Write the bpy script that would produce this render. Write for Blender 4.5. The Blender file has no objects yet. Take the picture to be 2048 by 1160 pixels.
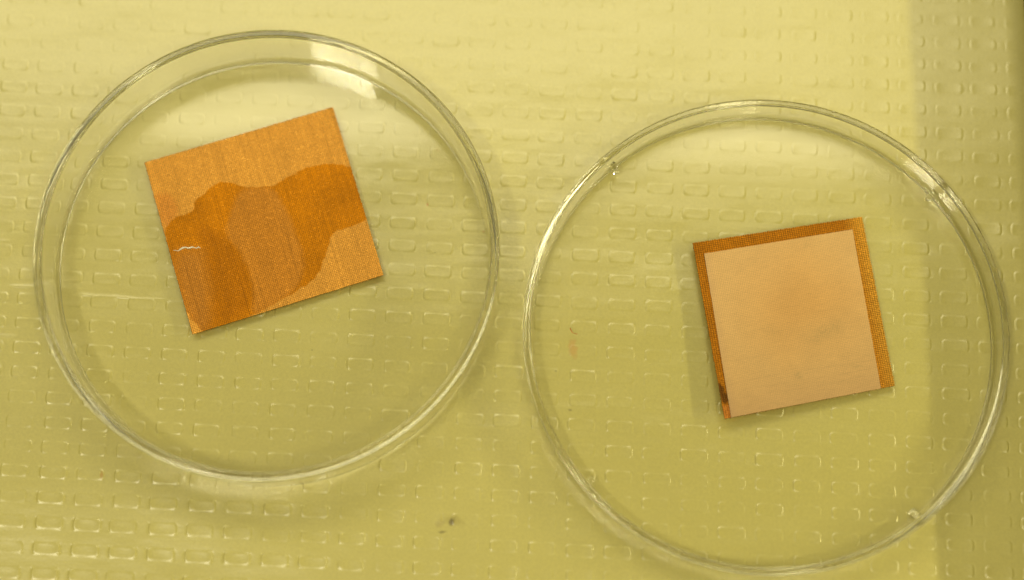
import bpy, math, random
import numpy as np
from mathutils import Matrix, Vector

# ---------------------------------------------------------------- camera
S = 0.94e-3                      # one fit unit in metres
W_PX, H_PX = 2048.0, 1160.0
F_PX, TILT, DIST = 3763.2, 0.2334, 400.0
scene = bpy.context.scene
COL = scene.collection
Rm = np.array([[1, 0, 0], [0, math.cos(TILT), -math.sin(TILT)], [0, math.sin(TILT), math.cos(TILT)]])
CAM = Rm @ np.array([0, 0, DIST])
cam_data = bpy.data.cameras.new('camera')
cam = bpy.data.objects.new('camera', cam_data)
COL.objects.link(cam)
M4 = Matrix.Identity(4)
for r in range(3):
    for c in range(3):
        M4[r][c] = Rm[r][c]
    M4[r][3] = CAM[r] * S
cam.matrix_world = M4
cam_data.sensor_width = 36.0
cam_data.lens = 36.0 * F_PX / W_PX
cam_data.clip_start = 0.01
cam_data.clip_end = 50
cam_data.dof.use_dof = True
cam_data.dof.focus_distance = (DIST - 3.0) * S
cam_data.dof.aperture_fstop = 4.2
scene.camera = cam

def px(u, v, z=0.0):
    """world point (in mm-like units) under photo position u, v at height z"""
    d = Rm @ np.array([(u - W_PX / 2) / F_PX, -(v - H_PX / 2) / F_PX, -1.0])
    zz = z / (S * 1000)
    s = (zz - CAM[2]) / d[2]
    p = CAM + d * s
    return np.array([p[0] * S, p[1] * S, z / 1000.0])      # metres; z given in millimetres

# ---------------------------------------------------------------- light
world = bpy.data.worlds.new('World')
scene.world = world
world.use_nodes = True
bg = world.node_tree.nodes['Background']
bg.inputs[0].default_value = (1.0, 0.87, 0.40, 1)
bg.inputs[1].default_value = 0.20
LAMP = (1.0, 0.90, 0.50)

def area(name, direction, dist, sx, sy, power, color=LAMP, long_axis=None, target=(0, 0, 0)):
    ld = bpy.data.lights.new(name, 'AREA')
    ld.shape = 'RECTANGLE'
    ld.size, ld.size_y = sx, sy
    ld.energy = power
    ld.color = color
    o = bpy.data.objects.new(name, ld)
    COL.objects.link(o)
    d = Vector(direction).normalized()
    o.location = Vector(target) + d * dist
    zax = d
    ya = Vector(long_axis or (0, 1, 0))
    xax = ya.cross(zax).normalized()
    yax = zax.cross(xax).normalized()
    m = Matrix((xax, yax, zax)).transposed().to_4x4()
    m.translation = o.location
    o.matrix_world = m
    return o

area('ceiling_lamp', (-0.285, -0.197, 0.937), 1.7, 0.075, 0.30, 4.2, long_axis=(-0.5, 0.86, 0.064), color=(1.0, 0.92, 0.62))
area('spot_lamp', (0.24, -0.34, 0.91), 0.9, 0.10, 0.10, 0.8)
area('window_light', (-0.12, 0.475, 0.873), 0.60, 0.62, 0.17, 1.22, color=(1.0, 0.91, 0.58))
area('side_tube_lamp', (0.86, -0.05, 0.51), 0.50, 0.014, 0.4, 0.80)

scene.view_settings.view_transform = 'Standard'
scene.view_settings.look = 'None'
scene.view_settings.exposure = 0.0
scene.view_settings.gamma = 1.0
cy = scene.cycles
cy.use_denoising = True
try:
    cy.denoiser = 'OPENIMAGEDENOISE'
except Exception:
    pass
cy.max_bounces = 14
cy.transmission_bounces = 12
cy.glossy_bounces = 8
cy.transparent_max_bounces = 24
cy.diffuse_bounces = 4
cy.caustics_reflective = True
cy.caustics_refractive = True
cy.blur_glossy = 0.3
cy.sample_clamp_indirect = 120.0

# ---------------------------------------------------------------- helpers
def link_mesh(name, verts, faces, mat=None, parent=None, smooth=True):
    me = bpy.data.meshes.new(name)
    verts = np.asarray(verts, dtype=np.float32)
    faces_l = faces
    if isinstance(faces, np.ndarray):
        n = len(faces); k = faces.shape[1]
        me.vertices.add(len(verts)); me.vertices.foreach_set('co', verts.ravel())
        me.loops.add(n * k); me.loops.foreach_set('vertex_index', faces.astype(np.int32).ravel())
        me.polygons.add(n)
        me.polygons.foreach_set('loop_start', np.arange(0, n * k, k, dtype=np.int32))
        me.update(calc_edges=True)
    else:
        me.from_pydata([tuple(map(float, v)) for v in verts], [], [tuple(f) for f in faces_l])
    me.validate()
    if smooth:
        me.polygons.foreach_set('use_smooth', np.ones(len(me.polygons), dtype=bool))
    me.update()
    o = bpy.data.objects.new(name, me)
    COL.objects.link(o)
    if mat: me.materials.append(mat)
    if parent is not None: o.parent = parent
    return o

def thing(name, label, cat, loc, group=None):
    o = bpy.data.objects.new(name, None)
    o.empty_display_size = 0.01
    COL.objects.link(o)
    o.location = loc
    o['label'] = label; o['category'] = cat
    if group: o['group'] = group
    return o

def tag(o, label, cat, group=None):
    o['label'] = label; o['category'] = cat
    if group: o['group'] = group

def new_mat(name):
    m = bpy.data.materials.new(name)
    m.use_nodes = True
    nt = m.node_tree
    nt.nodes.clear()
    out = nt.nodes.new('ShaderNodeOutputMaterial')
    return m, nt, out

def N(nt, typ, **kw):
    n = nt.nodes.new(typ)
    for k, v in kw.items():
        if k.startswith('i_'):
            key = k[2:]
            key = int(key) if key.isdigit() else key.replace('_', ' ')
            n.inputs[key].default_value = v
        else:
            setattr(n, k, v)
    return n

def math_n(nt, op, a, b=None, clamp=False):
    n = nt.nodes.new('ShaderNodeMath'); n.operation = op; n.use_clamp = clamp
    for i, x in enumerate((a, b)):
        if x is None: continue
        if hasattr(x, 'links'): nt.links.new(x, n.inputs[i])
        else: n.inputs[i].default_value = x
    return n.outputs[0]

def mixc(nt, fac, a, b, mode='MIX'):
    n = nt.nodes.new('ShaderNodeMix'); n.data_type = 'RGBA'; n.blend_type = mode
    for i, x in ((0, fac), (6, a), (7, b)):
        if hasattr(x, 'links'): nt.links.new(x, n.inputs[i])
        elif i == 0: n.inputs[0].default_value = x
        else: n.inputs[i].default_value = (*x, 1)
    return n.outputs[2]

# ---------------------------------------------------------------- paper
def value_noise(x, y, seed):
    rs = np.random.RandomState(seed)
    T = rs.rand(64, 64)
    xi = np.floor(x).astype(int); yi = np.floor(y).astype(int)
    fx = x - xi; fy = y - yi
    fx = fx * fx * (3 - 2 * fx); fy = fy * fy * (3 - 2 * fy)
    g = lambda a, b: T[a % 64, b % 64]
    return ((g(xi, yi) * (1 - fx) + g(xi + 1, yi) * fx) * (1 - fy) +
            (g(xi, yi + 1) * (1 - fx) + g(xi + 1, yi + 1) * fx) * fy) - 0.5

LAT_O = np.array([-103.2275, -38.5509]); LAT_ANG = -0.0522; LA, LB = 7.8372, 5.2317; SK = 0.0239
UX = np.array([math.cos(LAT_ANG), math.sin(LAT_ANG)])
UY = np.array([-math.sin(LAT_ANG + SK), math.cos(LAT_ANG + SK)])

def paper_material():
    m, nt, out = new_mat('embossed_paper')
    L = nt.links
    geo = N(nt, 'ShaderNodeNewGeometry')
    pos = geo.outputs['Position']
    n1 = N(nt, 'ShaderNodeTexNoise', i_Scale=1700.0, i_Detail=3.0, i_Roughness=0.7)
    L.new(pos, n1.inputs['Vector'])
    n2 = N(nt, 'ShaderNodeTexNoise', i_Scale=60.0, i_Detail=3.0, i_Roughness=0.5)
    L.new(pos, n2.inputs['Vector'])
    mp = N(nt, 'ShaderNodeMapping'); mp.inputs['Scale'].default_value = (400, 2600, 1)
    L.new(pos, mp.inputs['Vector'])
    n3 = N(nt, 'ShaderNodeTexNoise', i_Scale=1.0, i_Detail=2.0)
    L.new(mp.outputs[0], n3.inputs['Vector'])
    v = math_n(nt, 'MULTIPLY', math_n(nt, 'SUBTRACT', n1.outputs[0], 0.5), 0.30)
    v = math_n(nt, 'ADD', v, math_n(nt, 'MULTIPLY', math_n(nt, 'SUBTRACT', n2.outputs[0], 0.5), 0.07))
    v = math_n(nt, 'ADD', v, 1.0)
    colm = N(nt, 'ShaderNodeVectorMath', operation='SCALE')
    colm.inputs[0].default_value = (0.668, 0.597, 0.180)
    L.new(v, colm.inputs['Scale'])
    col = colm.outputs[0]
    # stains: (u, v, rx mm, ry mm, rot, colour, strength)
    stains = [
        (1146, 697, 0.9, 2.0, 0.1, (0.72, 0.36, 0.08), 0.5),
        (855, 409, 0.28, 0.42, 0, (0.75, 0.30, 0.08), 0.65),
        (967, 463, 0.30, 0.22, 0, (0.75, 0.30, 0.08), 0.45),
        (203, 950, 0.35, 0.9, 0, (0.60, 0.33, 0.04), 0.70),
        (904, 1043, 0.55, 0.9, -0.5, (0.10, 0.07, 0.015), 0.85),
        (906, 1042, 2.2, 1.2, -0.2, (0.35, 0.28, 0.06), 0.35),
        (884, 1064, 0.9, 0.32, 0.1, (0.14, 0.10, 0.02), 0.6),
        (879, 1047, 0.9, 0.9, 0.4, (0.35, 0.25, 0.08), 0.3),
        (1140, 820, 0.4, 0.3, 0.0, (0.25, 0.20, 0.05), 0.6),
        (870, 505, 0.25, 0.15, 0.0, (0.3, 0.25, 0.05), 0.5),
        (875, 300, 0.3, 0.2, 0.0, (0.7, 0.4, 0.1), 0.4),
        (624, 700, 0.2, 0.2, 0.0, (0.2, 0.18, 0.05), 0.5),
        (1112, 742, 0.3, 0.2, 0.0, (0.2, 0.18, 0.05), 0.45),
        (583, 155, 0.3, 0.2, 0.0, (0.3, 0.25, 0.08), 0.5),
    ]
    nd = N(nt, 'ShaderNodeTexNoise', i_Scale=900.0, i_Detail=2.0)
    L.new(pos, nd.inputs['Vector'])
    for (u, vv, rx, ry, rot, c, st) in stains:
        p = px(u, vv, 0)
        mpn = N(nt, 'ShaderNodeMapping', vector_type='TEXTURE')
        mpn.inputs['Location'].default_value = (p[0], p[1], 0)
        mpn.inputs['Rotation'].default_value = (0, 0, rot)
        mpn.inputs['Scale'].default_value = (rx * 1e-3, ry * 1e-3, 1)
        L.new(pos, mpn.inputs['Vector'])
        ln = N(nt, 'ShaderNodeVectorMath', operation='LENGTH'); L.new(mpn.outputs[0], ln.inputs[0])
        dd = math_n(nt, 'ADD', ln.outputs['Value'], math_n(nt, 'MULTIPLY', math_n(nt, 'SUBTRACT', nd.outputs[0], 0.5), 1.3))
        mr = N(nt, 'ShaderNodeMapRange', interpolation_type='SMOOTHSTEP')
        mr.inputs['From Min'].default_value = 1.25; mr.inputs['From Max'].default_value = 0.35
        mr.inputs['To Min'].default_value = 0; mr.inputs['To Max'].default_value = st
        L.new(dd, mr.inputs['Value'])
        col = mixc(nt, mr.outputs[0], col, c)
    b = N(nt, 'ShaderNodeBsdfPrincipled')
    L.new(col, b.inputs['Base Color'])
    b.inputs['Roughness'].default_value = 0.30
    b.inputs['IOR'].default_value = 2.10
    bp = N(nt, 'ShaderNodeBump', i_Strength=0.5, i_Distance=0.00003)
    hs = math_n(nt, 'ADD', n1.outputs[0], math_n(nt, 'MULTIPLY', n3.outputs[0], 0.6))
    L.new(hs, bp.inputs['Height']); L.new(bp.outputs[0], b.inputs['Normal'])
    L.new(b.outputs[0], out.inputs[0])
    return m

def creases(x, y):
    h = 0.0
    for (u0, v0, u1, v1, k) in ((-20, 480.5, 12, 482, .7), (24, 572, 68, 573.5, 1.0), (95, 574.5, 112, 575, .5), (163, 589, 182, 590.5, .8), (190, 592, 232, 593, .5), (232, 593.5, 262, 596.5, 1.0),
                                (262, 597, 330, 599, .35), (-15, 670, 30, 672, .6), (88, 469, 110, 470, .4), (18, 456, 44, 457, .5)):
        a = px(u0, v0)[:2] / S; b = px(u1, v1)[:2] / S
        L = np.linalg.norm(b - a); d = (b - a) / L
        s_ = (x - a[0]) * d[0] + (y - a[1]) * d[1]; n_ = -(x - a[0]) * d[1] + (y - a[1]) * d[0]
        w = np.clip((s_ + 0.8) / 1.2, 0, 1) * np.clip((L + 0.8 - s_) / 1.2, 0, 1)
        h = h + 0.075 * k * w * np.exp(-(n_ / 0.24) ** 2)
    return h

def paper_height(P):
    x = P[:, 0]; y = P[:, 1]
    return (value_noise(x / 38 + 9.3, y / 20 + 4.1, 5) * 0.30 + value_noise(x / 17 + 3, y / 8 + 7, 6) * 0.13
            + value_noise(x / 7 + 1, y / 3.2 + 2, 7) * 0.045 + value_noise(x / 5 + 4, y / 1.5 + 2, 14) * 0.028
            + creases(x, y))

def build_paper():
    hu = [0, 1.3, 2.2, 2.48, 2.66, 2.8, 2.94, 3.1, 3.32]
    hv = [0, 0.45, 0.78, 0.94, 1.08, 1.2, 1.32, 1.48, 1.7, 1.9, 2.12, 2.36]
    us = np.array(sorted(set([-a for a in hu] + hu)) + [LA / 2])
    vs = np.array(sorted(set([-a for a in hv] + hv)) + [LB / 2])
    i0, i1, j0, j1 = -7, 29, -9, 32
    ci = np.arange(i0, i1); cj = np.arange(j0, j1)
    U = (ci[:, None] * LA + us[None, :]).ravel(); V = (cj[:, None] * LB + vs[None, :]).ravel()
    iu = np.repeat(ci, len(us)); lu = np.tile(us, len(ci))
    jv = np.repeat(cj, len(vs)); lv = np.tile(vs, len(cj))
    # jitter of each embossed cell
    rs = np.random.RandomState(11)
    nI, nJ = len(ci), len(cj)
    jx = rs.normal(0, 0.08, (nI, nJ)); jy = rs.normal(0, 0.05, (nI, nJ))
    sx = rs.normal(0, 0.06, (nI, nJ)); sy = rs.normal(0, 0.04, (nI, nJ))
    dep = 0.5 + 0.75 * rs.rand(nI, nJ); tx = rs.normal(0, 0.35, (nI, nJ)); ty = rs.normal(0, 0.35, (nI, nJ))
    a = (iu - i0)[:, None]; b = (jv - j0)[None, :]
    fade = np.clip(0.42 + 0.58 * (55 - (LAT_O[1] + jv * LB)) / 75, 0.38, 1.0)[None, :]     # relief lowered towards the far side, imitating light that washes out the marks
    x = lu[:, None] - jx[a, b]; y = lv[None, :] - jy[a, b]
    hx = 2.80 + sx[a, b]; hy = 1.18 + sy[a, b]; rr = 0.72
    qx = np.abs(x) - hx + rr; qy = np.abs(y) - hy + rr
    sd = np.hypot(np.maximum(qx, 0), np.maximum(qy, 0)) + np.minimum(np.maximum(qx, qy), 0) - rr
    ew = 0.15 + 0.16 * np.clip((qy - qx) / 0.35 + 0.5, 0, 1)      # the long edges are pressed more softly
    t = np.clip((sd + ew) / (2 * ew), 0, 1); t = t * t * (3 - 2 * t)
    d = dep[a, b] * np.clip(1 + 0.35 * tx[a, b] * x / 2.8 + 0.35 * ty[a, b] * y / 1.2, 0.15, 2)
    e = np.clip((np.abs(x) / hx - 0.5) / 0.5, 0, 1); e = e * e * (3 - 2 * e)
    side = np.clip((qx - qy) / 0.35 + 0.5, 0, 1)
    # raised pads: crisp short ends, very soft long edges, a thin furrow pressed round the ends
    h = (0.010 + 0.110 * e) * d * (1 - t) - 0.055 * side * d * np.exp(-((sd - 0.12) / 0.17) ** 2)
    h -= 0.006 * (1 - side) * d * np.exp(-((sd - 0.12) / 0.2) ** 2)
    h -= 0.020 * np.clip(-sd / 0.9, 0, 1) * d
    h = h * fade
    X = LAT_O[0] + U[:, None] * UX[0] + V[None, :] * UY[0]
    Y = LAT_O[1] + U[:, None] * UX[1] + V[None, :] * UY[1]
    P = np.stack([X.ravel(), Y.ravel()], 1)
    z = h.ravel() + paper_height(P)
    verts = np.c_[P * S, z * 1e-3]
    nu, nv = len(U), len(V)
    idx = np.arange(nu * nv).reshape(nu, nv)
    f = np.stack([idx[:-1, :-1], idx[1:, :-1], idx[1:, 1:], idx[:-1, 1:]], -1).reshape(-1, 4)
    # keep what lies left of the sheet's cut right edge
    A = px(2043, 0)[:2]; B = px(2049.5, 100)[:2]
    k = (B[0] - A[0]) / (B[1] - A[1])
    vx = verts[:, 0] - (A[0] + k * (verts[:, 1] - A[1]))
    keep = (vx[f] < 0.004).all(1)
    f = f[keep]
    used = np.unique(f); rem = -np.ones(len(verts), int); rem[used] = np.arange(len(used))
    o = link_mesh('paper_sheet', verts[used], rem[f], paper_material())
    o['kind'] = 'structure'
    return k, A
EDGE_K, EDGE_A = build_paper()

# ---------------------------------------------------------------- bench under the paper and dark tray at the right
def simple_mat(name, col, rough=0.5, bump=0.0, metallic=0.0):
    m, nt, out = new_mat(name)
    b = N(nt, 'ShaderNodeBsdfPrincipled')
    n = N(nt, 'ShaderNodeTexNoise', i_Scale=400.0, i_Detail=4.0)
    geo = N(nt, 'ShaderNodeNewGeometry'); nt.links.new(geo.outputs['Position'], n.inputs['Vector'])
    f = math_n(nt, 'ADD', math_n(nt, 'MULTIPLY', math_n(nt, 'SUBTRACT', n.outputs[0], 0.5), 0.4), 1.0)
    sc = N(nt, 'ShaderNodeVectorMath', operation='SCALE'); sc.inputs[0].default_value = col
    nt.links.new(f, sc.inputs['Scale']); nt.links.new(sc.outputs[0], b.inputs['Base Color'])
    b.inputs['Roughness'].default_value = rough; b.inputs['Metallic'].default_value = metallic
    if bump:
        bp = N(nt, 'ShaderNodeBump', i_Strength=0.4, i_Distance=bump)
        nt.links.new(n.outputs[0], bp.inputs['Height']); nt.links.new(bp.outputs[0], b.inputs['Normal'])
    nt.links.new(b.outputs[0], out.inputs[0])
    return m

def grid_box(name, x0, x1, y0, y1, z0, z1, mat, shear=0.0, parent=None, bev=0.0006):
    import bmesh
    bm = bmesh.new(); bmesh.ops.create_cube(bm, size=1)
    for v in bm.verts:
        v.co = Vector((x0 + (v.co.x + .5) * (x1 - x0), y0 + (v.co.y + .5) * (y1 - y0), z0 + (v.co.z + .5) * (z1 - z0)))
    bmesh.ops.bevel(bm, geom=bm.edges[:], offset=bev, segments=2, affect='EDGES')
    for v in bm.verts: v.co.x += shear * v.co.y
    me = bpy.data.meshes.new(name); bm.to_mesh(me); bm.free(); me.materials.append(mat)
    o = bpy.data.objects.new(name, me); COL.objects.link(o)
    if parent is not None: o.parent = parent
    return o
o = grid_box('bench_top', -0.5, 0.5, -0.45, 0.45, -0.03, -0.0012, simple_mat('pale_bench', (0.55, 0.50, 0.22), 0.4))
o['kind'] = 'structure'
TRAY_H = 0.0175
xe = EDGE_A[0] - EDGE_K * EDGE_A[1]
tray_mat = simple_mat('dark_plastic', (0.045, 0.035, 0.018), 0.5, 0.00002)
tray = thing('dark_tray', 'dark tray edge just showing at the top right corner beside the paper', 'tray', (xe + 0.03, 0.03, 0.0))
def tray_part(name, x0, x1, y0, y1, z0, z1):
    o = grid_box(name, x0 - xe - 0.03, x1 - xe - 0.03, y0 - 0.03, y1 - 0.03, z0, z1, tray_mat, 0.0, tray)
    for v in o.data.vertices: v.co.x += EDGE_K * (v.co.y + 0.03)
    return o
tray_part('base', xe + 0.0002, xe + 0.12, -0.17, 0.17, 0.0004, 0.0024)
tray_part('side_wall', xe, xe + 0.0025, -0.17, 0.17, 0.0026, TRAY_H)
tray_part('side_wall', xe + 0.1175, xe + 0.12, -0.17, 0.17, 0.0026, TRAY_H)
tray_part('end_wall', xe + 0.0027, xe + 0.1173, 0.1675, 0.17, 0.0026, TRAY_H)
tray_part('end_wall', xe + 0.0027, xe + 0.1173, -0.17, -0.1675, 0.0026, TRAY_H)

# ---------------------------------------------------------------- clear plastic
def glass_material():
    m, nt, out = new_mat('clear_polystyrene')
    g = N(nt, 'ShaderNodeBsdfGlass', i_Roughness=0.0, i_IOR=1.50)
    g.inputs['Color'].default_value = (1.0, 1.0, 0.985, 1)
    nt.links.new(g.outputs[0], out.inputs[0])
    return m
def sheet_material():
    m, nt, out = new_mat('clear_polystyrene_sheet')
    L = nt.links
    t = N(nt, 'ShaderNodeBsdfTransparent'); t.inputs[0].default_value = (0.995, 0.995, 0.985, 1)
    g = N(nt, 'ShaderNodeBsdfGlossy', i_Roughness=0.02)
    fr = N(nt, 'ShaderNodeFresnel', i_IOR=1.56)
    # fresnel node flips for back faces: use the outside value on both sides
    geo = N(nt, 'ShaderNodeNewGeometry')
    ior = math_n(nt, 'ADD', math_n(nt, 'MULTIPLY', geo.outputs['Backfacing'], 1 / 1.56 - 1.56), 1.56)
    L.new(ior, fr.inputs['IOR'])
    lw = N(nt, 'ShaderNodeLayerWeight', i_Blend=0.5)
    mx = N(nt, 'ShaderNodeMixShader')
    # Schlick from facing: F0 + (1-F0)*f^5
    f5 = math_n(nt, 'POWER', lw.outputs['Facing'], 5.0)
    F = math_n(nt, 'ADD', math_n(nt, 'MULTIPLY', f5, 0.96), 0.035)
    nt.nodes.remove(fr)
    L.new(F, mx.inputs[0]); L.new(t.outputs[0], mx.inputs[1]); L.new(g.outputs[0], mx.inputs[2])
    L.new(mx.outputs[0], out.inputs[0])
    return m
GLASS = glass_material(); SHEET = sheet_material()

def rounded_profile(pts):
    """pts: list of (r, z, fillet) closed polygon, mm -> dense list"""
    out = []
    n = len(pts)
    arcs = []
    for i in range(n):
        p = np.array(pts[i][:2]); a = np.array(pts[i - 1][:2]); b = np.array(pts[(i + 1) % n][:2]); f = pts[i][2]
        da = (a - p) / np.linalg.norm(a - p); db = (b - p) / np.linalg.norm(b - p)
        if f <= 0: arcs.append([p]); continue
        ang = math.acos(np.clip(da @ db, -1, 1)); tl = f / math.tan(ang / 2)
        s = p + da * tl; e = p + db * tl
        c = p + (da + db) / np.linalg.norm(da + db) * f / math.sin(ang / 2)
        a0 = math.atan2(*(s - c)[::-1]); a1 = math.atan2(*(e - c)[::-1])
        dlt = (a1 - a0 + math.pi) % (2 * math.pi) - math.pi
        arcs.append([c + f * np.array([math.cos(a0 + dlt * k / 6), math.sin(a0 + dlt * k / 6)]) for k in range(7)])
    for i in range(n):
        out += arcs[i]
        e = arcs[i][-1]; s = arcs[(i + 1) % n][0]
        d = np.linalg.norm(s - e)
        if d > 0.2:
            ks = [0.06 / d, 0.5, 1 - 0.06 / d] if d < 3 else [0.06 / d, 0.25, 0.5, 0.75, 1 - 0.06 / d]
            out += [e + (s - e) * k for k in ks]
    return out

def lathe(name, prof, mat, parent, seg=384, wob=0.0):
    P = np.array(prof) * 1e-3; m = len(P)
    th = np.arange(seg) * 2 * math.pi / seg
    w = 1 + wob * (np.sin(2 * th + 0.7) + 0.5 * np.sin(3 * th + 2))
    V = np.stack([P[None, :, 0] * (np.cos(th) * w)[:, None], P[None, :, 0] * (np.sin(th) * w)[:, None],
                  np.repeat(P[None, :, 1], seg, 0)], -1).reshape(-1, 3)
    i = np.arange(seg)[:, None]; j = np.arange(m)[None, :]
    a = i * m + j; b = ((i + 1) % seg) * m + j; c = ((i + 1) % seg) * m + (j + 1) % m; d = i * m + (j + 1) % m
    f = np.stack([a, b, c, d], -1).reshape(-1, 4)
    # orientation: make normals point outwards
    area2 = sum(P[k][0] * P[(k + 1) % m][1] - P[(k + 1) % m][0] * P[k][1] for k in range(m))
    if area2 < 0: f = f[:, ::-1]
    return link_mesh(name, V, f, mat, parent)

def disc_slab(name, r, z0, z1, mat, parent, seg=128):
    th = np.arange(seg) * 2 * math.pi / seg
    ring = np.stack([np.cos(th) * r, np.sin(th) * r], 1) * 1e-3
    V = [(x, y, z1 * 1e-3) for x, y in ring] + [(x, y, z0 * 1e-3) for x, y in ring]
    F = [list(range(seg)), list(range(2 * seg - 1, seg - 1, -1))]
    F += [[k, k + seg, (k + 1) % seg + seg, (k + 1) % seg] for k in range(seg)]
    return link_mesh(name, V, F, mat, parent, smooth=False)

# left dish: the taller base
UL = 0.94
cL = np.array([-50.5851, 5.2991]) * S
cR = np.array([52.6878, -10.4772]) * S
Z0 = 0.35       # the plastic stands on the crests of the paper, mm
dish = thing('petri_dish', 'tall clear petri dish holding the amber-stained copper mesh', 'petri dish', (cL[0], cL[1], Z0 * 1e-3))
zr = 14.5154 * UL - Z0
ri_b, ro_t, tw = 46.0525 * UL, 48.0791 * UL, 1.45
prof = [(ri_b - 0.6, 0.25, 0), (ri_b + tw - 0.5, 0.25, 0.35), (ri_b + tw - 0.1, 1.2, 0.4), (ro_t, zr, 0.62),
        (ri_b + 0.08, zr, 0.5), (ri_b, 1.25, 0.5), (ri_b - 0.6, 1.25, 0)]
lathe('dish_wall', rounded_profile(prof), GLASS, dish)
disc_slab('dish_floor', ri_b - 0.62, 0.25, 1.25, SHEET, dish)

lid = thing('petri_dish', 'shallow upturned clear petri lid with vent nubs holding the square pale mesh', 'petri dish lid', (cR[0], cR[1], Z0 * 1e-3))
zR = 8.1431 * UL - Z0
ri_b2, ro_t2, tw2 = 48.8021 * UL, 50.5248 * UL, 1.3
prof = [(ri_b2 - 0.55, 0.2, 0), (ri_b2 + tw2 - 0.35, 0.2, 0.35), (ri_b2 + tw2 - 0.1, 1.2, 0.3), (ro_t2, zR, 0.55),
        (ri_b2 + 0.06, zR, 0.42), (ri_b2, 1.15, 0.45), (ri_b2 - 0.55, 1.15, 0)]
lathe('dish_wall', rounded_profile(prof), GLASS, lid)
disc_slab('dish_floor', ri_b2 - 0.57, 0.2, 1.15, SHEET, lid)

def vent_nub(parent, centre, u, v, rin):
    """small rounded rib standing in the corner of wall and floor"""
    p = px(u, v, 2.0)[:2] - centre
    ang = math.atan2(p[1], p[0])
    n_a, n_h = 10, 5
    L_, Wd, H_ = 1.9e-3, 1.35e-3, 2.6e-3
    V = []; F = []
    outline = []
    for k in range(n_a + 1):
        t = -math.pi / 2 + math.pi * k / n_a
        outline.append((-(L_ - Wd / 2) - math.cos(t) * Wd / 2, math.sin(t) * Wd / 2))
    outline = [(0.0, -Wd / 2)] + outline + [(0.0, Wd / 2)]
    outline = outline[::-1]
    m = len(outline)
    levels = [(0.0, 1.0), (H_ * 0.8, 0.97), (H_ * 0.93, 0.9), (H_, 0.75)]
    for z, s in levels:
        for x, y in outline: V.append((x * s, y * s, z))
    for a in range(len(levels) - 1):
        for k in range(m):
            F.append([a * m + k, a * m + (k + 1) % m, (a + 1) * m + (k + 1) % m, (a + 1) * m + k])
    F.append(list(range(m))[::-1]); F.append([(len(levels) - 1) * m + k for k in range(m)])
    R2 = np.array([[math.cos(ang), -math.sin(ang)], [math.sin(ang), math.cos(ang)]])
    VV = []
    for x, y, z in V:
        q = R2 @ np.array([rin * 1e-3 - 0.00004 + x, y]); VV.append((q[0], q[1], z + 0.00118))
    import bmesh
    o = link_mesh('vent_nub', VV, F, GLASS, parent)
    bm = bmesh.new(); bm.from_mesh(o.data); bmesh.ops.recalc_face_normals(bm, faces=bm.faces[:]); bm.to_mesh(o.data); bm.free()
    return o
for u, v in ((1232, 342), (1858, 396), (1178, 964), (1826, 1026)):
    vent_nub(lid, cR, u, v, ri_b2)

# ---------------------------------------------------------------- copper meshes
def in_poly(P, poly):
    x, y = P[:, 0], P[:, 1]
    inside = np.zeros(len(P), bool); d2 = np.full(len(P), 1e9)
    n = len(poly)
    for i in range(n):
        x0, y0 = poly[i]; x1, y1 = poly[(i + 1) % n]
        c = ((y0 > y) != (y1 > y)) & (x < (x1 - x0) * (y - y0) / (y1 - y0 + 1e-12) + x0)
        inside ^= c
        dx, dy = x1 - x0, y1 - y0
        t = np.clip(((x - x0) * dx + (y - y0) * dy) / (dx * dx + dy * dy + 1e-9), 0, 1)
        d2 = np.minimum(d2, (x - x0 - t * dx) ** 2 + (y - y0 - t * dy) ** 2)
    d = np.sqrt(d2)
    return np.where(inside, -d, d)       # signed distance, px

def chaikin(poly, n=2):
    p = np.array(poly, float)
    for _ in range(n):
        q = np.roll(p, -1, 0)
        p = np.stack([p * .75 + q * .25, p * .25 + q * .75], 1).reshape(-1, 2)
    return p

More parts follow.
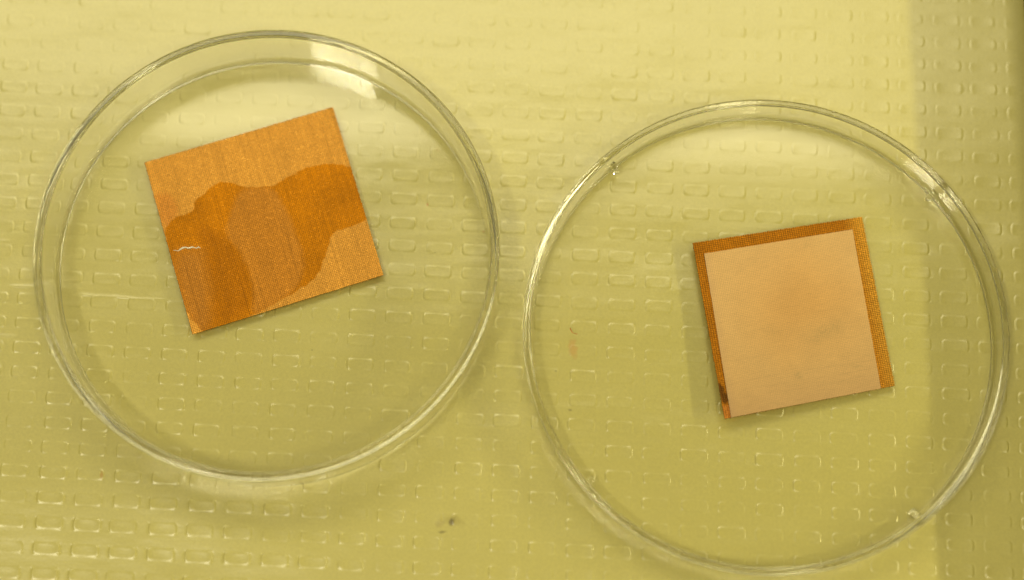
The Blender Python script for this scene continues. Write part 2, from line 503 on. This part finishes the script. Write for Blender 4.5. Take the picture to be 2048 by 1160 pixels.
def mesh_material(name, pitch_u, pitch_v, weave_contrast, metallic, rough, sparkle, bump=0.00003, twill=0.5, glint=0.35, spec=0.15, rows=0.35, grain=1.0):
    m, nt, out = new_mat(name)
    L = nt.links
    at = N(nt, 'ShaderNodeAttribute', attribute_name='cloth_col')
    uv = N(nt, 'ShaderNodeUVMap', uv_map='UVMap')
    sep = N(nt, 'ShaderNodeSeparateXYZ'); L.new(uv.outputs[0], sep.inputs[0])
    # slight wander of the threads
    nz = N(nt, 'ShaderNodeTexNoise', i_Scale=120.0, i_Detail=1.0); L.new(uv.outputs[0], nz.inputs['Vector'])
    w = math_n(nt, 'MULTIPLY', math_n(nt, 'SUBTRACT', nz.outputs[0], 0.5), 0.0002)
    a = math_n(nt, 'MULTIPLY', math_n(nt, 'ADD', sep.outputs[0], w), math.pi / pitch_u)
    b = math_n(nt, 'MULTIPLY', math_n(nt, 'ADD', sep.outputs[1], w), math.pi / pitch_v)
    sa = math_n(nt, 'ABSOLUTE', math_n(nt, 'SINE', a)); sb = math_n(nt, 'ABSOLUTE', math_n(nt, 'SINE', b))
    over = math_n(nt, 'MULTIPLY', math_n(nt, 'SIGN', math_n(nt, 'SINE', a)), math_n(nt, 'SIGN', math_n(nt, 'SINE', b)))
    ca = math_n(nt, 'SUBTRACT', 1.0, math_n(nt, 'POWER', math_n(nt, 'SUBTRACT', 1.0, sa), 2.0))
    h = math_n(nt, 'MULTIPLY', math_n(nt, 'POWER', sa, 0.5), math_n(nt, 'POWER', sb, 0.5))
    hh = math_n(nt, 'ADD', h, math_n(nt, 'MULTIPLY', over, 0.12))
    # colour from weave
    fine = N(nt, 'ShaderNodeTexNoise', i_Scale=5200.0, i_Detail=2.0); L.new(uv.outputs[0], fine.inputs['Vector'])
    med = N(nt, 'ShaderNodeTexNoise', i_Scale=160.0, i_Detail=4.0); L.new(uv.outputs[0], med.inputs['Vector'])
    v = math_n(nt, 'ADD', 1.0 - 0.6 * weave_contrast, math_n(nt, 'MULTIPLY', h, weave_contrast))
    v = math_n(nt, 'ADD', v, math_n(nt, 'MULTIPLY', math_n(nt, 'SUBTRACT', fine.outputs[0], 0.5), grain))
    v = math_n(nt, 'ADD', v, math_n(nt, 'MULTIPLY', math_n(nt, 'SUBTRACT', med.outputs[0], 0.5), 0.22))
    dm = N(nt, 'ShaderNodeMapping', vector_type='TEXTURE'); dm.inputs['Rotation'].default_value = (0, 0, 0.85); dm.inputs['Scale'].default_value = (1 / 800, 1 / 2600, 1)
    L.new(uv.outputs[0], dm.inputs['Vector'])
    dg = N(nt, 'ShaderNodeTexNoise', i_Scale=1.0, i_Detail=1.0); L.new(dm.outputs[0], dg.inputs['Vector'])
    v = math_n(nt, 'ADD', v, math_n(nt, 'MULTIPLY', math_n(nt, 'SUBTRACT', dg.outputs[0], 0.5), twill))
    rm = N(nt, 'ShaderNodeMapping'); rm.inputs['Scale'].default_value = (400, 4200, 1)
    L.new(uv.outputs[0], rm.inputs['Vector'])
    rw = N(nt, 'ShaderNodeTexNoise', i_Scale=1.0, i_Detail=1.0); L.new(rm.outputs[0], rw.inputs['Vector'])
    v = math_n(nt, 'ADD', v, math_n(nt, 'MULTIPLY', math_n(nt, 'SUBTRACT', rw.outputs[0], 0.5), rows))
    vo2 = N(nt, 'ShaderNodeTexVoronoi', i_Scale=4000.0); L.new(uv.outputs[0], vo2.inputs['Vector'])
    w2 = N(nt, 'ShaderNodeSeparateColor'); L.new(vo2.outputs['Color'], w2.inputs[0])
    v = math_n(nt, 'ADD', v, math_n(nt, 'MULTIPLY', math_n(nt, 'SUBTRACT', math_n(nt, 'POWER', w2.outputs[0], 5.0), 0.16), glint))  # scattered wire glints painted into the base colour
    sc = N(nt, 'ShaderNodeVectorMath', operation='SCALE'); L.new(at.outputs['Color'], sc.inputs[0]); L.new(v, sc.inputs['Scale'])
    p = N(nt, 'ShaderNodeBsdfPrincipled')
    p.inputs['Specular IOR Level'].default_value = spec
    L.new(sc.outputs[0], p.inputs['Base Color'])
    p.inputs['Metallic'].default_value = metallic; p.inputs['Roughness'].default_value = rough
    # sparkle: patches of polished wire crowns
    vo = N(nt, 'ShaderNodeTexVoronoi', i_Scale=2600.0); L.new(uv.outputs[0], vo.inputs['Vector'])
    wn = N(nt, 'ShaderNodeSeparateColor'); L.new(vo.outputs['Color'], wn.inputs[0])
    sp = math_n(nt, 'MULTIPLY', math_n(nt, 'GREATER_THAN', wn.outputs[0], 0.86), sparkle)
    rg = math_n(nt, 'SUBTRACT', rough, sp)
    L.new(rg, p.inputs['Roughness'])
    bp = N(nt, 'ShaderNodeBump', i_Strength=1.0, i_Distance=bump)
    L.new(math_n(nt, 'ADD', hh, math_n(nt, 'MULTIPLY', wn.outputs[1], 0.5)), bp.inputs['Height']); L.new(bp.outputs[0], p.inputs['Normal'])
    L.new(p.outputs[0], out.inputs[0])
    return m

def sheet(name, corners, zfun, colfun, mat, n=210, thick=0.12, fray=0.0, seed=1):
    """corners in photo px: top-left, top-right, bottom-right, bottom-left; zfun(s, t) -> mm height of the underside"""
    s = np.linspace(0, 1, n); T, Sx = np.meshgrid(s, s, indexing='ij')
    C = [np.array(c, float) for c in corners]
    # projective map unit square -> photo quad
    def hom(c):
        (x0, y0), (x1, y1), (x2, y2), (x3, y3) = c
        dx1, dx2, sx = x1 - x2, x3 - x2, x0 - x1 + x2 - x3
        dy1, dy2, sy = y1 - y2, y3 - y2, y0 - y1 + y2 - y3
        den = dx1 * dy2 - dx2 * dy1
        g = (sx * dy2 - dx2 * sy) / den; h = (dx1 * sy - sx * dy1) / den
        return np.array([[x1 - x0 + g * x1, x3 - x0 + h * x3, x0], [y1 - y0 + g * y1, y3 - y0 + h * y3, y0], [g, h, 1]])
    Hm = hom(C)
    rs = np.random.RandomState(seed)
    ss, tt = Sx.ravel().copy(), T.ravel().copy()
    if fray:
        e = rs.normal(0, fray, (4, n))
        ix = np.arange(n * n); ii = ix // n; jj = ix % n
        tt[ii == 0] += e[0]; tt[ii == n - 1] += e[1]; ss[jj == 0] += e[2]; ss[jj == n - 1] += e[3]
    q = np.stack([ss, tt, np.ones_like(ss)], 1) @ Hm.T
    ss = np.clip(ss, 0, 1); tt = np.clip(tt, 0, 1)
    P2 = q[:, :2] / q[:, 2:]
    z = zfun(ss, tt)
    zm = z.mean()
    # horizontal layout taken on the level each point has
    top = np.array([px(u, v, zz + thick) for (u, v), zz in zip(P2, z)])
    bot = top.copy(); bot[:, 2] -= thick * 1e-3
    V = np.r_[top, bot]
    idx = np.arange(n * n).reshape(n, n)
    f1 = np.stack([idx[:-1, :-1], idx[1:, :-1], idx[1:, 1:], idx[:-1, 1:]], -1).reshape(-1, 4)
    f2 = f1[:, ::-1] + n * n
    def strip(a): return np.stack([a[:-1], a[1:], a[1:] + n * n, a[:-1] + n * n], 1)
    f3 = np.r_[strip(idx[0]), strip(idx[-1][::-1]), strip(idx[:, 0][::-1]), strip(idx[:, -1])]
    F = np.r_[f1, f2, f3]
    org = V[:n * n].mean(0); org[2] = V[:, 2].min()
    o = link_mesh(name, V - org, F, mat)
    o.location = org
    me = o.data
    col = colfun(P2, ss, tt) * 0.94; col = np.clip(col, 0, 1)
    col = np.r_[col, col]
    ca = me.color_attributes.new('cloth_col', 'FLOAT_COLOR', 'POINT')
    ca.data.foreach_set('color', np.c_[col, np.ones(len(col))].astype(np.float32).ravel())
    uvl = me.uv_layers.new(name='UVMap')
    Wd = np.linalg.norm(px(*C[1], 2) - px(*C[0], 2)); Hd = np.linalg.norm(px(*C[3], 2) - px(*C[0], 2))
    UVv = np.r_[np.c_[ss * Wd, (1 - tt) * Hd], np.c_[ss * Wd, (1 - tt) * Hd]]
    li = np.empty(len(me.loops), dtype=np.int32); me.loops.foreach_get('vertex_index', li)
    uvl.data.foreach_set('uv', UVv[li].astype(np.float32).ravel())
    return o

FLOOR_L = Z0 + 1.25; FLOOR_R = Z0 + 1.15
def cp(x, y): return (240 + x / 2.231, 180 + y / 2.231)
WET = chaikin([cp(*p) for p in [(190, 640), (225, 580), (290, 552), (332, 538), (328, 492), (378, 468), (402, 430), (450, 410), (500, 416), (560, 434), (625, 430), (685, 430),
      (722, 398), (785, 372), (850, 340), (920, 326), (1000, 336), (1060, 352), (1125, 560), (1050, 604), (975, 626), (943, 640), (930, 700), (900, 790), (862, 850), (800, 888),
      (750, 918), (690, 955), (560, 1020), (330, 1120)]], 2)
MID = chaikin([cp(*p) for p in [(555, 432), (685, 428), (735, 520), (785, 640), (818, 740), (815, 830), (785, 885), (700, 960), (590, 1010), (600, 920), (585, 830), (540, 720), (470, 650), (485, 560), (515, 480)]], 2)
LOWL = chaikin([cp(*p) for p in [(215, 722), (365, 702), (382, 800), (400, 900), (400, 1080), (320, 1120)]], 2)
DRYP = chaikin([cp(*p) for p in [(140, 455), (215, 462), (250, 500), (262, 555), (200, 640)]], 2)
DARK = chaikin([cp(*p) for p in [(330, 600), (470, 640), (560, 760), (600, 900), (580, 990), (470, 1040), (420, 1040), (390, 850), (370, 700)]], 2)

DRY_C = np.array([0.86, 0.405, 0.070]); WET_C = np.array([0.66, 0.235, 0.001])
MID_C = np.array([0.66, 0.265, 0.030]); LOW_C = np.array([0.60, 0.24, 0.030]); DK_C = np.array([0.54, 0.185, 0.001])

def left_col(P, s, t):
    wob = np.stack([value_noise(P[:, 0] / 9, P[:, 1] / 9, 3), value_noise(P[:, 0] / 9 + 5, P[:, 1] / 9, 4)], 1) * 5
    Q = P + wob
    def m(poly, soft): return np.clip(0.5 - in_poly(Q, poly) / soft, 0, 1)[:, None]
    dry = DRY_C * (1 + 0.10 * value_noise(s * 9, t * 2, 8)[:, None])
    lr = np.clip((s * 0.6 + t - 0.9) * 2, 0, 1)[:, None]
    dry = dry * (1 - lr * 0.10)
    dry = dry * (1 - m(DRYP, 14)) + np.array([0.80, 0.33, 0.055]) * m(DRYP, 14)
    wet = WET_C * (1 + 0.25 * value_noise(s * 6 + 3, t * 6, 9)[:, None])
    wet = wet * (1 - m(DARK, 26)) + DK_C * m(DARK, 26)
    wet = wet * (1 - m(LOWL, 30)) + LOW_C * m(LOWL, 30)
    a = m(MID, 12); wet = wet * (1 - a) + MID_C * a
    # dark tide line round the middle patch and round the wet patch
    sd = np.abs(in_poly(Q, MID)); tl = np.exp(-(sd / 1.6) ** 2)[:, None] * np.clip((t - 0.55) * 3, 0, 1)[:, None]
    wet = wet * (1 - 0.22 * tl)
    w = m(WET, 2.4)
    col = dry * (1 - w) + wet * w
    # pulled threads running along the cloth
    fl = value_noise(s * 130, t * 3, 41) + 0.6 * value_noise(s * 260, t * 6, 42)
    col = col * (1 + 0.16 * fl[:, None])
    for s0, wd, k in ((0.06, .0025, -.10), (.135, .002, -.18), (.21, .0025, -.14), (.30, .002, -.20), (.385, .002, -.2), (.44, .003, -.10), (.475, .002, -.22), (.545, .004, .10), (.56, .002, .16),
                      (.585, .002, -.22), (.60, .003, .12), (.625, .002, .14), (.645, .002, -.16), (.70, .002, -.2), (.745, .003, -.10), (.79, .002, -.2), (.86, .002, -.16), (.92, .002, -.18)):
        wv = s0 + 0.0012 * np.sin(t * 4 + s0 * 40)
        br = np.clip(0.55 + value_noise(t * 8 + s0 * 90, t * 0 + s0 * 50, 12) * 2.2, 0, 1)
        if k > 0: br = br * np.clip(1.3 - 2.2 * t, 0, 1)
        col = col * (1 + 1.1 * k * (np.exp(-((s - wv) / (wd * 1.1)) ** 2) * br)[:, None])
    return col

def left_z(s, t):
    return FLOOR_L + 0.12 + 0.25 * (1 - t) ** 2 + 0.12 * np.sin(s * 3 + 1) ** 2
mat_left = mesh_material('woven_copper_fine', 0.00037, 0.00034, 0.75, 0.25, 0.48, 0.22, twill=0.25, glint=0.3, rows=0.3, grain=0.8)
left_mesh = sheet('copper_mesh', [(289, 325), (665.5, 214), (767, 550), (385, 669)], left_z, left_col, mat_left, n=300, fray=0.0012)
tag(left_mesh, 'orange copper mesh square with a dark amber wet stain in the left dish', 'metal mesh')

# near-white bead painting in the glint of the liquid along the wet edge
def tube(name, pts, radii, mat, nseg=8, parent=None):
    pts = [np.array(p, float) for p in pts]
    V = []; F = []
    n = len(pts)
    for i, p in enumerate(pts):
        d = pts[min(i + 1, n - 1)] - pts[max(i - 1, 0)]; d /= np.linalg.norm(d)
        a = np.cross(d, (0, 0, 1)); a /= np.linalg.norm(a); b = np.cross(a, d)
        for k in range(nseg):
            t = 2 * math.pi * k / nseg
            V.append(p + (a * math.cos(t) + b * math.sin(t)) * radii[i])
    for i in range(n - 1):
        for k in range(nseg):
            F.append([i * nseg + k, i * nseg + (k + 1) % nseg, (i + 1) * nseg + (k + 1) % nseg, (i + 1) * nseg + k])
    F.append(list(range(nseg))[::-1]); F.append([(n - 1) * nseg + k for k in range(nseg)])
    V = np.array(V)
    o = link_mesh(name, V - pts[0], F, mat, parent)
    o.location = pts[0] if parent is None else Vector(pts[0]) - parent.location
    import bmesh
    bm = bmesh.new(); bm.from_mesh(o.data); bmesh.ops.recalc_face_normals(bm, faces=bm.faces[:]); bm.to_mesh(o.data); bm.free()
    return o
def glint_bead_mat():
    m, nt, out = new_mat('white_glint_bead')
    b = N(nt, 'ShaderNodeBsdfPrincipled')
    b.inputs['Base Color'].default_value = (0.95, 0.90, 0.80, 1); b.inputs['Roughness'].default_value = 0.12  # highlight of the liquid edge painted as a near-white base colour
    b.inputs['Coat Weight'].default_value = 1.0
    nt.links.new(b.outputs[0], out.inputs[0]); return m
zz = FLOOR_L + 0.42
path = [(346, 501), (351, 500.5), (356, 502), (361, 498.5), (366, 495.5), (371, 494.8), (376, 496), (380, 495.8), (385, 494), (389, 495.5), (393, 496.5), (397, 494), (401, 496.5)]
cr = glint_bead_mat()
pp = [px(u, v, zz) for u, v in path]
rad = [0.04, .07, .07, .19, .21, .15, .17, .20, .17, .08, .12, .15, .05]
tube('liquid_edge', pp, [r * 1e-3 for r in rad], cr, parent=left_mesh)

# right piece: coarse amber mesh below, pale fine mesh on it
def frame_col(P, s, t):
    c = np.array([0.52, 0.192, 0.008]) * (1 + 0.22 * value_noise(s * 7, t * 7, 21)[:, None])
    r = np.clip((s - 0.88) * 9, 0, 1)[:, None]
    c = c * (1 - r) + np.array([0.78, 0.38, 0.045]) * r * (1 - 0.22 * t[:, None]) + c * 0
    # dark burnt patch low on the left strip, pale end below it
    Q = P + np.stack([value_noise(P[:, 0] / 4, P[:, 1] / 4, 3), value_noise(P[:, 0] / 4 + 5, P[:, 1] / 4, 4)], 1) * 5
    k = np.clip(0.5 - in_poly(Q, [(1434, 768), (1441, 767), (1447, 778), (1453, 790), (1457, 803), (1452, 808), (1446, 806), (1440, 790)]) / 3, 0, 1)[:, None]
    c = c * (1 - k) + np.array([0.17, 0.065, 0.006]) * k
    k = np.clip(0.5 - in_poly(Q, [(1440, 812), (1466, 808), (1470, 838), (1446, 842)]) / 5, 0, 1)[:, None]
    c = c * (1 - 0.5 * k) + np.array([0.70, 0.26, 0.06]) * 0.5 * k
    for (u, v) in ((1502, 478), (1497, 476), (1508, 480), (1390, 509)):
        g = np.exp(-((P[:, 0] - u) / 1.3) ** 2 - ((P[:, 1] - v) / 7) ** 2)[:, None] * 0.4
        c = c * (1 - g)
    return c
def frame_z(s, t):
    return FLOOR_R + 0.12 + (1 - s) ** 1.6 * (0.8 + 0.9 * t) + 0.35 * np.exp(-((s - .55) / .25) ** 2) * (1 - t) ** 2
mat_frame = mesh_material('woven_copper_coarse', 0.00044, 0.00038, 1.0, 0.25, 0.50, 0.2, 0.00006, twill=0.3, glint=0.4)
FR_C = [(1385, 486), (1724, 433.5), (1789.5, 771.5), (1449, 838)]
right_mesh = sheet('copper_mesh', FR_C, frame_z, frame_col, mat_frame, n=260, fray=0.0014, seed=4)
tag(right_mesh, 'dark amber coarse copper mesh edging the pale square in the right lid', 'metal mesh')

def pale_col(P, s, t):
    base = np.array([0.84, 0.52, 0.21]); edge = np.array([0.80, 0.49, 0.24]); mid = np.array([0.80, 0.45, 0.15])
    d = np.sqrt(((P[:, 0] - 1600) / 150) ** 2 + ((P[:, 1] - 610) / 140) ** 2)
    d = d + 0.35 * value_noise(s * 5, t * 5, 31)
    k = np.clip(1.05 - d, 0, 1)[:, None]
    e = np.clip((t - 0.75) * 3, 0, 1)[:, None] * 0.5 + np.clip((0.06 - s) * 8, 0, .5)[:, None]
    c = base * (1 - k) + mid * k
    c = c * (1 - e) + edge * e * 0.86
    c = c * (1 - 0.24 * np.clip(t - 0.3, 0, 1)[:, None])  # weaker light low on the sheet put into its colour, darker towards the bottom
    Q = P + np.stack([value_noise(P[:, 0] / 7, P[:, 1] / 5, 3), value_noise(P[:, 0] / 7 + 5, P[:, 1] / 5, 4)], 1) * 8
    sp = value_noise(P[:, 0] / 2.6, P[:, 1] / 2.6, 33)
    for (u, v, rx, ry, st) in ((1642, 668, 26, 11, .22), (1665, 655, 22, 12, .20), (1630, 682, 16, 6, .16), (1596, 751, 7, 6, .28), (1538, 665, 26, 14, .10), (1715, 733, 20, 4, .16), (1612, 490, 8, 6, .12), (1553, 808, 12, 4, .14), (1680, 765, 30, 3, .10)):
        g = np.exp(-((Q[:, 0] - u) / rx) ** 2 - ((Q[:, 1] - v) / ry) ** 2) * st * np.clip(0.9 + 1.4 * sp, 0.1, 2)
        g = g[:, None]
        c = c * (1 - g) + np.array([0.30, 0.24, 0.10]) * g
    lines = 0
    for v0, k2 in ((0.42, .05), (.47, .06), (.66, .05), (.81, .08), (.86, .06), (.30, .03), (.90, .05)):
        lines = lines + k2 * np.exp(-((t - v0 - 0.01 * np.sin(s * 4 + v0 * 20)) / 0.004) ** 2) * np.clip(.6 + 2 * value_noise(s * 4 + v0 * 30, s * 0 + v0 * 9, 35), 0, 1)
    return c * (1 - lines[:, None])
PALE_C = [(1408, 507), (1705, 458.5), (1762, 777), (1462, 835)]
Hq = np.array(FR_C, float)
def pale_z(s, t):
    ss = 0.06 + 0.87 * s; t2 = 0.07 + 0.93 * t
    return frame_z(ss, t2) + 0.16 + 0.12 * np.sin(s * math.pi) * np.sin(t * math.pi) + 0.2 * t ** 6
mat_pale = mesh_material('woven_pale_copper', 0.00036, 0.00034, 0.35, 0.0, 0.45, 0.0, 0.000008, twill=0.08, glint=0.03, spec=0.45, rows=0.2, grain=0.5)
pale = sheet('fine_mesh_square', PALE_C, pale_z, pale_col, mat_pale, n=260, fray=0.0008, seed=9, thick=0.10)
tag(pale, 'pale peach fine mesh square lying on the coarse amber mesh', 'metal mesh')

# copper sliver on the floor of the lid
cm = simple_mat('copper_sliver_metal', (0.55, 0.16, 0.02), 0.5, 0, 0.3)
zf = FLOOR_R + 0.08
pts = [px(u, v, zf) for u, v in ((1140.5, 655.5), (1141, 658), (1142.3, 661), (1144, 664), (1147, 666.2), (1151, 667.6), (1154.5, 668))]
sl = tube('copper_sliver', pts, [r * 1e-3 for r in (.07, .10, .09, .07, .05, .05, .09)], cm)
tag(sl, 'tiny curled copper sliver near the left side of the right lid', 'metal sliver')
